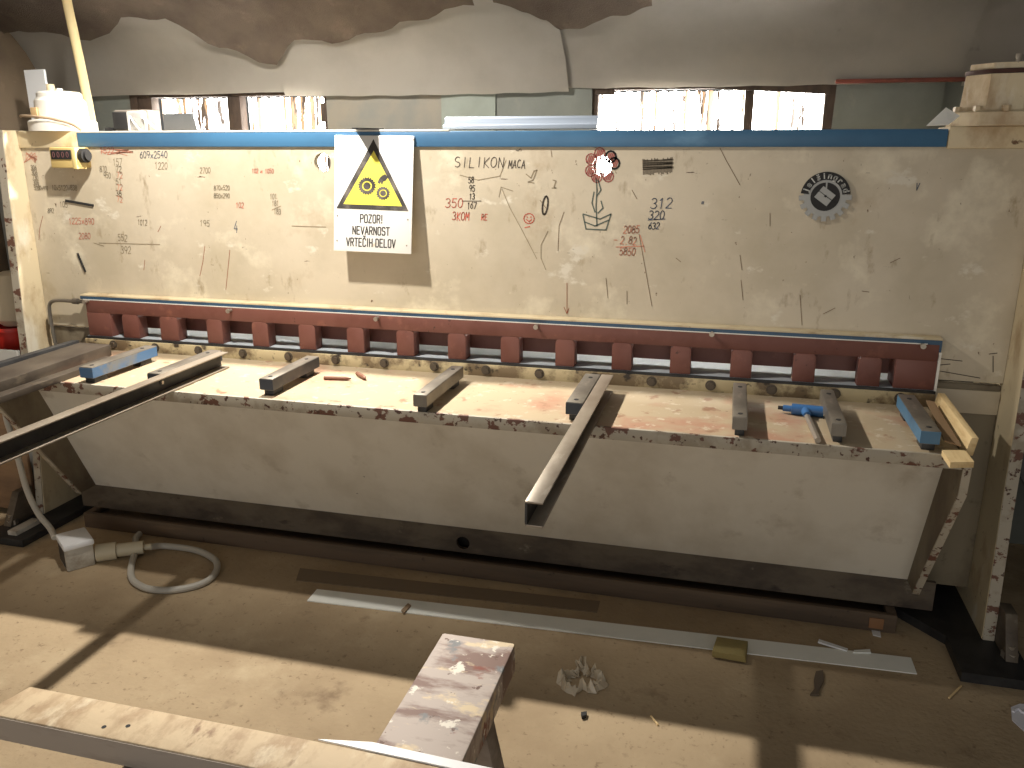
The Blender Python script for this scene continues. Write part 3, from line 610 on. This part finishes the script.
# ------------------------------------------------------------------ support bars on the table
GB = 'short steel bars across the table'
def support_bar(label, x0, x1, yf, yb, zt, side_m, loc=None):
    xm = (x0+x1)/2
    t = thing('support_bar', label, 'bar', (xm, yf, TZ), 0, GB)
    build('bar', MB().box(x0, x1, yf, yb, zt-.040, zt, .002), steel, t)
    e = .0008
    build('side_face', MB().box(x0-e, x1+e, yf-e, yb-.002, zt-.038, zt-.003), side_m, t).name = 'painted_sides'
    for ya, yc in ((yf+.012, yf+.075), (yb-.09, yb-.03)):
        build('foot', MB().box(x0+.008, x1-.006, ya, yc, TZ, zt-.038, .001), dark_steel, t)
    build('screw', MB().cyl((xm, yf+.03, zt), (xm, yf+.03, zt+.0015), .007, 12), dark_steel, t)
    build('screw', MB().cyl((xm, yb-.05, zt), (xm, yb-.05, zt+.0015), .007, 12), dark_steel, t)
    return t
dkb = M('dark_blue_grey_paint', (62,66,74), rough=.5, layers=[((86,84,82),8,.5,.66,(1,1,1))])
blue_bar = M('scuffed_blue_paint', (72,104,140), rough=.5, layers=[((110,112,112),7,.5,.62,(1,1,1)), ((60,80,104),14,.6,.7,(1,1,1))])
blue_b2 = M('light_blue_bar_paint', (74,116,148), rough=.45, layers=[((58,94,124),7,.5,.66,(1,1,1))])
support_bar('blue-sided steel bar, first from the left on the table', .004, .056, -.475, -.13, .815, blue_bar)
support_bar('steel bar tucked against the left channel', .287, .340, -.485, -.13, .815, dkb)
support_bar('dark steel bar, next right of the long left channel', .69, .738, -.45, -.122, .815, dkb)
support_bar('steel bar midway between the two long channels', 1.250, 1.293, -.495, -.125, .815, steel)
support_bar('steel bar beside the top of the right long channel', 1.722, 1.774, -.452, -.11, .815, dkb)
support_bar('steel bar just left of the blue T-handled wrench', 2.208, 2.248, -.47, -.10, .815, steel)
support_bar('steel bar just right of the blue T-handled wrench', 2.475, 2.513, -.457, -.11, .815, steel)
support_bar('bright blue-sided bar, last at the right of the table', 2.702, 2.750, -.462, -.105, .815, blue_b2)

def channel(label, x0, x1, yf, yb, z0, z1, m_top):
    t = thing('steel_channel', label, 'channel', ((x0+x1)/2, (yf+yb)/2, z0))
    w = .005
    build('web', MB().box(x0, x0+w, yf, yb, z0+w, z1-w), dark_steel, t)
    build('top_flange', MB().box(x0, x1, yf, yb, z1-w, z1, .0012), m_top, t)
    build('bottom_flange', MB().box(x0, x1, yf, yb, z0, z0+w, .0012), m_top, t)
    return t
chan_m = M('bare_channel_steel', (152,142,128), rough=.4, metal=.35, layers=[((128,116,102),8,.45,.65,(1,.4,1)), ((172,162,148),20,.6,.72,(1,.3,1))])
ch = channel('long steel channel reaching out past the left edge of the photo', .345, .384, -2.0, -.155, .757, .817, chan_m)
ch2 = channel('steel channel jutting from the table at centre, open end toward us', 1.778, 1.818, -1.20, -.115, .757, .817, chan_m)
build('end_bolt', MB().cyl((.348,-.50,.79),(.356,-.50,.79),.006,10), screw_m, ch)

# bundle of flat bars at the left end
def flat_bar(label, x0, x1, yf, yb, z0, z1, skew, m):
    return tag(build('flat_bar', MB().hull8([(x0+skew,yf,z0),(x1+skew,yf,z0),(x1,yb,z0),(x0,yb,z0),(x0+skew,yf,z1),(x1+skew,yf,z1),(x1,yb,z1),(x0,yb,z1)], .002), m, None, ((x0+x1)/2,(yf+yb)/2,z0)), label, 'flat bar', 'flat bars at the left end of the table')
flat_bar('broad dark flat bar at the left end of the table', -.325, -.18, -.85, -.10, TZ, .800, .045, M('oily_flat_bar', (78,70,61), rough=.5, metal=.3, layers=[((60,52,45),6,.45,.65,(1,1,1)), ((104,94,80),14,.6,.72,(1,.4,1))]))
flat_bar('thin dark flat bar along the outer left end of the table', -.366, -.335, -.85, -.09, TZ, .806, .01, dark_steel)
flat_bar('narrow flat bar lying just right of the broad one', -.13, -.085, -.80, -.19, TZ, .778, .02, MATS['oily_flat_bar'])
# wrench, drill bits
wr = thing('wrench', 'blue T-handled wrench lying on the table', 'wrench', (2.42,-.3,TZ), 0)
wr.rotation_euler = (0,0,0)
build('handle', MB().cyl((2.36,-.205,TZ+.017),(2.385,-.208,TZ+.017),.010,12).cyl((2.385,-.208,TZ+.017),(2.478,-.216,TZ+.017),.017,14).cyl((2.425,-.212,TZ+.017),(2.427,-.26,TZ+.016),.015,14,.011), M('blue_plastic_handle', (52,98,150), rough=.4), wr)
build('shaft', MB().cyl((2.427,-.25,TZ+.012),(2.440,-.475,TZ+.010),.009,6), screw_m, wr)
build('tip', MB().cyl((2.345,-.204,TZ+.017),(2.362,-.205,TZ+.017),.006,10), black_m, wr)
rust = M('rusty_bit', (110,72,52), rough=.6)
tag(build('drill_bit', MB().cyl((.802,-.214,TZ+.007),(.882,-.203,TZ+.007),.007,8).cyl((.882,-.203,TZ+.007),(.90,-.20,TZ+.007),.007,8,.002), rust, None, (.84,-.208,TZ)), 'rusty drill bit lying level across the table', 'drill bit')
tag(build('drill_bit', MB().cyl((.892,-.132,TZ+.008),(.94,-.178,TZ+.008),.008,8).cyl((.94,-.178,TZ+.008),(.95,-.188,TZ+.008),.008,8,.002), rust, None, (.92,-.155,TZ)), 'short rusty bit lying slanted to the right of the other', 'drill bit')

# timber bits at the right end of the table
tag(build('softwood_batten', MB().hull8([(2.812,-.47,TZ),(2.834,-.47,TZ),(2.838,-.05,TZ),(2.816,-.05,TZ),(2.824,-.47,.806),(2.842,-.47,.806),(2.848,-.05,.812),(2.828,-.05,.812)], .002), wood_new, None, (2.83,-.26,TZ)), 'pale softwood batten on edge at the right end of the table', 'batten')
tag(build('softwood_offcut', MB().slab([(2.752,-.585,.772),(2.812,-.565,.772),(2.812,-.475,.772),(2.752,-.49,.772)], .016), wood_new, None, (2.78,-.53,.757)), 'small pale wood offcut on the front right corner of the table', 'offcut')
tag(build('cardboard_strip', MB().slab([(2.762,-.46,.790),(2.800,-.48,.785),(2.806,-.11,.80),(2.785,-.10,.80)], .004), M('tan_card', (132,106,76), rough=.85), None, (2.79,-.3,TZ)), 'tan cardboard strip between the last blue bar and the batten', 'cardboard')

# ------------------------------------------------------------------ floor level
tb = thing('trough', 'long dark brown open trough on the floor in front of the machine', 'trough', (1.2,-.10,0))
build('front_board', MB().box(-.40, 2.785, -.135, -.115, 0, .066, .003), wood_dark, tb)
build('bottom_board', MB().box(-.40, 2.785, -.115, -.02, 0, .04, .002), wood_dark, tb)
for xa in (-.40, 2.755): build('end_board', MB().box(xa, xa+.03, -.115, -.012, .04, .066, .002), wood_dark, tb)
build('bracket', MB().box(2.70, 2.745, -.1385, -.134, .012, .05, .001), M('rusty_bracket', (134,96,64), rough=.7), tb)
p1 = [at_z(*q, .004) for q in ((317,589),(911,657.5),(917,673.5),(307,600.5))]
tag(build('sheet_strip', MB().slab([tuple(p) for p in p1], .0035), strip_m, None, (1.8,-.35,0)), 'long narrow white metal strip lying on the floor along the machine', 'strip')
tag(build('dark_sheet', MB().slab([tuple(at_z(*q, .003)) for q in ((300,568),(600,601),(597,612),(296,580))], .003), M('dull_brown_sheet', (118,102,82), rough=.8), None, (1.2,-.25,0)), 'thin dull brown sheet on the floor behind the white strip', 'sheet')
tag(build('foam_block', MB().hull8([tuple(at_z(x, y, z)) for x, y, z in ((712,657,.006),(746,663,.006),(748,646,.006),(717,641,.006),(712,651,.032),(745,656.5,.032),(748,641,.032),(717,636.5,.032))], .002), M('olive_foam', (150,136,88), rough=.95, bump=.3, bump_scale=120), None, tuple(at_z(730,650,0))), 'small olive foam block lying on the right part of the white strip', 'foam block')
def crumple(name, label, loop, h, m, r):
    fine = []
    for k in range(len(loop)):
        a, b = loop[k], loop[(k+1) % len(loop)]
        for u in (0, .33, .66): fine.append((a[0]+(b[0]-a[0])*u+random.uniform(-.9,.9), a[1]+(b[1]-a[1])*u+random.uniform(-.7,.7)))
    t = bmesh.new(); lo = [at_z(x, y, .003) for x, y in fine]; n = len(lo); c = sum(lo, Vector())/n; rings = []
    for f, hs in ((0, 0), (.3, .7), (.6, 1.1), (.9, .6), (1.15, .25), (1.4, 0)):
        row = []
        for p in lo:
            q = p+(c-p)*r*2*f*random.uniform(.75,1.25)+Vector((random.uniform(-.004,.004), random.uniform(-.004,.004), 0))
            row.append(t.verts.new((q.x, q.y, .002+h*hs*random.uniform(.2,1.3))))
        rings.append(row)
    for A, B in zip(rings, rings[1:]):
        for k in range(n):
            l = (k+1) % n; t.faces.new((A[k], A[l], B[l])); t.faces.new((A[k], B[l], B[k]))
    mb = MB(); mb._merge(t); return tag(build(name, mb, m, None, (c.x, c.y, 0)), label, 'wrapper')
crumple('plastic_wrap', 'crumpled clear plastic wrap ring on the floor at centre', [(575,662),(583,660),(588,668),(592,674),(601,672),(609,684),(602,690),(592,694),(584,690),(574,696),(564,692),(557,684),(556,677),(566,675),(578,673)], .03, M('crinkled_clear_film', (216,204,182), rough=.2, alpha=.72), .18)
tag(build('paper_sheet', MB().slab([tuple(at_z(*q, .004)) for q in ((1011,707),(1020,703.5),(1040,706),(1040,745),(1024,731),(1012,720))], .002).tube([tuple(at_z(x, y, .0045)) for x, y in ((1013,712),(1018,709),(1024,713),(1030,710))], .004), M('pale_lilac_paper', (222,222,230), rough=.8), None, tuple(at_z(1025,720,0))), 'crumpled white paper on the floor at the right edge', 'paper')
tag(build('rag_scrap', MB().slab([tuple(at_z(*q, .008)) for q in ((816,671),(823,670),(824,680),(820,688),(819,694),(810,694),(815,688),(814,679)) ], .006), M('grey_rag', (96,84,70), rough=.9), None, tuple(at_z(818,682,0))), 'twisted grey rag scrap on the floor at right below the white strip', 'scrap')
tag(build('wood_chip', MB().slab([tuple(at_z(*q, .010)) for q in ((408,603),(411,605),(404,613),(401,610))], .005), M('brown_chip', (140,120,96), rough=.9), None, tuple(at_z(406,608,0))), 'little brown chip lying on the left part of the white strip', 'chip')
tag(build('plastic_stick', MB().slab([tuple(at_z(*q, .008)) for q in ((819,639),(848,648.5),(847,650.5),(818,641.5))], .006), white_plastic, None, tuple(at_z(833,645,0))), 'thin white stick on the floor behind the white strip', 'stick')
tag(build('plastic_chip', MB().slab([tuple(at_z(*q, .008)) for q in ((854,650),(870,649),(871,652.5),(853,652))], .006), strip_m, None, tuple(at_z(862,651,0))), 'small pale plastic chip beside the thin white stick', 'chip')
tag(build('paper_tag', MB().slab([tuple(at_z(*q, .003)) for q in ((871,628),(880,630),(881,637),(873,635))], .002), white_plastic, None, tuple(at_z(876,632,0))), 'torn white tag before the right end of the trough', 'tag')
tag(build('bent_nail', MB().tube([tuple(at_z(x, y, .003)) for x, y in ((651,716),(655,721),(658,725))], .003), wood_new, None, tuple(at_z(655,720,0))), 'pale splinter on the open floor, right of the plastic wrap', 'splinter')
tag(build('black_bit', MB().slab([tuple(at_z(*q, .012)) for q in ((581,712),(587,711),(586,715),(582,716))], .011), black_m, None, tuple(at_z(584,714,0))), 'tiny black lump on the floor just below the plastic wrap', 'lump')
tag(build('straw', MB().tube([tuple(at_z(x, y, .004)) for x, y in ((961,686),(955,692),(949,698))], .003), wood_new, None, tuple(at_z(955,692,0))), 'short pale straw on the floor before the right foot plate', 'straw')

# socket box, plug and cable
so = thing('socket_box', 'grey-white socket box with plug lying on the floor at left', 'socket box', (-.2,-.39,0))
Q = [at_z(x, y, 0) for x, y in ((68,573),(93,566),(86,552),(60,557))]
ax = (Q[1]-Q[0]).normalized(); ay = Vector((-ax.y, ax.x, 0)); wl = (Q[1]-Q[0]).length+.012
def sbx(a0, a1, b0, b1, z0, z1, bv): return MB().hull8([tuple(Q[0]+ax*a+ay*b+Vector((0,0,z))) for a, b, z in ((a0,b0,z0),(a1,b0,z0),(a1,b1,z0),(a0,b1,z0),(a0,b0,z1),(a1,b0,z1),(a1,b1,z1),(a0,b1,z1))], bv)
dirty_w = M('grubby_white_plastic', (190,186,176), rough=.5, layers=[((150,142,128),9,.5,.64,(1,1,1)), ((60,54,48),30,.66,.70,(1,1,1))])
sb = build('housing', sbx(0, wl, .004, .13, 0, .100, .006), dirty_w, so)
build('lid', sbx(-.004, wl+.004, -.006, .134, .088, .112, .006), white_plastic, sb)
build('dark_side', sbx(-.0012, .0, .02, .115, .012, .08, .0), dark_steel, sb).name = 'shaded_face'  # dark plate that paints the shade on the left side of the box
pg = [tuple(at_z(x, y, .05)) for x, y in ((94,552),(126,543))]
build('plug', MB().cyl((-.135,-.375,.032),(-.075,-.335,.032),.034,14).cyl((-.075,-.335,.032),(.01,-.285,.032),.026,14).cyl((.01,-.285,.032),(.035,-.27,.032),.012,10), M('cream_plug', (196,186,160), rough=.5), so)
cable_m = M('pale_grey_cable', (176,172,162), rough=.5)
pts = [at_z(x, y, .012) for x, y in ((136,541),(140,545),(165,546),(195,550),(214,559),(217,569),(210,579),(195,586),(172,590),(150,589),(136,583),(131,575),(132,563),(136,549))]
pts = [Vector((.03,-.273,.03))]+pts[2:]+[Vector((pts[0].x-.012, -.20, .012)), Vector((pts[0].x-.03, -.152, .012))]
tag(build('cable', MB().tube([tuple(p) for p in pts], .0125, 10), cable_m, None, (.15,-.4,0)), 'thick pale cable looped on the floor from the plug', 'cable')
cu = [at_y(x, y, Y) for x, y, Y in ((-2,372,-.30),(1,390,-.32),(7,420,-.34),(12,436,-.35),(19,461,-.36),(27,490,-.36),(38,513,-.37),(50,528,-.38))]
tag(build('cable', MB().tube([tuple(p) for p in cu]+[(Q[3].x+.02, Q[3].y-.03, .10)], .0115, 10), cable_m, None, (-.45,-.35,.1)), 'pale cable hanging down from the table end into the socket box', 'cable')

# ------------------------------------------------------------------ sawhorses, plank, white strip in front
def sawhorse(x0, x1, yf, yb, zt, label, m):
    t = thing('sawhorse', label, 'sawhorse', ((x0+x1)/2, (yf+yb)/2, 0))
    build('top_beam', MB().box(x0, x1, yf, yb, zt-.075, zt, .006), m, t)
    for y in (yb-.20, yf+.15):
        for s in (-1, 1):
            xt = (x0+x1)/2+s*(x1-x0)*.30; xb_ = xt+s*.10
            build('leg', MB().hull8([(xb_-.03,y-.03-.05,0),(xb_+.03,y-.03-.05,0),(xb_+.03,y+.03-.05,0),(xb_-.03,y+.03-.05,0),(xt-.03,y-.03,zt-.07),(xt+.03,y-.03,zt-.07),(xt+.03,y+.03,zt-.07),(xt-.03,y+.03,zt-.07)], .003), wood_side, t)
    return t
SZ = .45
sawhorse(1.575, 1.752, -2.15, -1.175, SZ, 'paint-splashed timber sawhorse jutting toward the machine', splashed)
sawhorse(1.15, 1.31, -2.6, -1.72, SZ, 'second sawhorse hidden beneath the pale plank', wood_side)
pk = thing('plank', 'thick pale worn plank lying across the sawhorses in the foreground', 'plank', (1.6,-1.7,SZ))
e = [at_z(x, y, SZ+.055) for x, y in ((20,683),(410,760),(0,718),(270,768))]
yb0, yf0 = (e[0].y+e[1].y)/2, (e[2].y+e[3].y)/2
build('board', MB().hull8([(.845,yf0-.001,SZ),(2.4,yf0+.0,SZ),(2.4,yb0,SZ),(.868,yb0,SZ),(.845,yf0,SZ+.055),(2.4,yf0,SZ+.055),(2.4,yb0,SZ+.055),(.868,yb0,SZ+.055)], .003), wood_old, pk)
build('front_edge', MB().box(.85, 2.4, yf0-.003, yf0, SZ+.002, SZ+.052), wood_side, pk)['label'] = 'grey front edge'
for x, y in ((128,726),(104,727)):
    p = at_z(x, y, SZ+.055); build('nail_hole', MB().cyl((p.x,p.y,SZ+.05),(p.x,p.y,SZ+.0555),.0045,10), black_m, pk)
p2 = [at_z(x, y, SZ+.058) for x, y in ((318,739),(372,742),(520,774),(440,775))]
tag(build('metal_strip', MB().slab([(p2[0].x,p2[0].y,SZ+.058),(p2[3].x+.2,yb0-.012,SZ+.058),(p2[2].x+.2,p2[2].y+.02,SZ+.058),(p2[2].x,p2[2].y,SZ+.058),(p2[1].x,p2[1].y,SZ+.058)], .003), white_plastic, None, (1.6,yb0,SZ+.055)), 'thin white strip lying along the back edge of the plank', 'strip')

# ------------------------------------------------------------------ left and right background
cb = thing('cabinet', 'grey steel cabinet standing behind the left end of the machine', 'cabinet', (-.93,.45,0))
build('body', MB().box(-1.02,-.86,.30,.66,0,1.50,.004), M('grey_cabinet_paint', (132,126,116), rough=.6, layers=[((110,102,92),3,.45,.65,(1,1,1))]), cb)
build('door', MB().box(-1.015,-.865,.29,.30,.80,1.48,.003), M('pale_grey_door', (150,148,140), rough=.5), cb)
build('latch', MB().box(-.90,-.885,.275,.29,1.10,1.16,.002), dark_steel, cb)
tag(build('cloth_bag', MB().lathe((-.86,.13,.80), [(.05,0),(.085,.03),(.095,.09),(.08,.16),(.05,.22),(.02,.235)], 16), M('pale_canvas', (196,184,160), rough=.9, bump=.4, bump_scale=18), None, (-.86,.13,.80)), 'pale canvas bag at the far left edge behind the end plate', 'bag')
bk = thing('bucket', 'red plastic bucket at the far left edge below the bag', 'bucket', (-.86,.12,.60))
build('pail', MB().lathe((-.86,.12,.60), [(.07,0),(.09,.20),(.095,.20),(.095,.19),(.098,.19),(.098,.185)], 24), M('red_plastic', (190,44,34), rough=.4), bk)
tag(build('steel_stand', MB().box(-1.0,-.70,.0,.28,0,.598,.004), M('pale_green_stand', (150,160,156), rough=.6), None, (-.85,.14,0)), 'pale green steel stand under the red bucket', 'stand')
tag(build('plywood_board', MB().box(-1.25,-.66,-.12,-.105,.0325,.56,.002), M('brown_plywood', (122,96,70), rough=.8, layers=[((100,78,58),4,.45,.65,(1,1,4))]), None, (-.95,-.11,0)), 'brown plywood board standing at the lower left beside the machine', 'board')
tag(build('grey_panel', MB().box(-1.2,-.655,-.09,-.07,.0325,.74,.002), M('light_grey_panel', (164,162,156), rough=.6), None, (-.93,-.08,0)), 'light grey panel standing behind the plywood board', 'panel')
tag(build('floor_block', MB().box(-.60,-.555,-.33,-.20,0,.05,.003), dirty_w, None, (-.58,-.26,0)), 'small pale block on the floor by the left foot', 'block')
# stock leaning at the right
for i, (y, th, ln, an, hw, lab, m) in enumerate(((.30,.035,1.05,.42,.05,'brown board leaning in the dark stock nearest the right end plate',wood_dark),(.20,.02,.95,.50,.03,'dark angle bar leaning second in the stock at the right edge',dark_steel),(.08,.016,.70,.55,.03,'dark bar leaning lowest in the stock at the right edge',dark_steel),(.38,.04,1.2,.36,.07,'broad dark board leaning behind the stock at the right edge',wood_dark))):
    a = Matrix.Translation((3.078+hw/math.cos(an)+math.sin(an)*ln, y, hw*math.sin(an))) @ Matrix.Rotation(-an, 4, 'Y')
    tag(build('leaning_bar', MB().box(-hw, hw, 0, th, 0, ln, .002).xform(a), m, None, (3.078+math.sin(an)*ln, y, 0)), lab, 'bar', 'steel and board stock leaning at the right')
tag(build('shiny_rod', MB().cyl((3.22,.02,.16),(3.36,-.05,.02),.006,10), M('polished_rod', (210,206,200), rough=.25, metal=.8), None, (3.3,-.03,0)), 'thin shiny rod lying slanted beside the right end plate', 'rod')
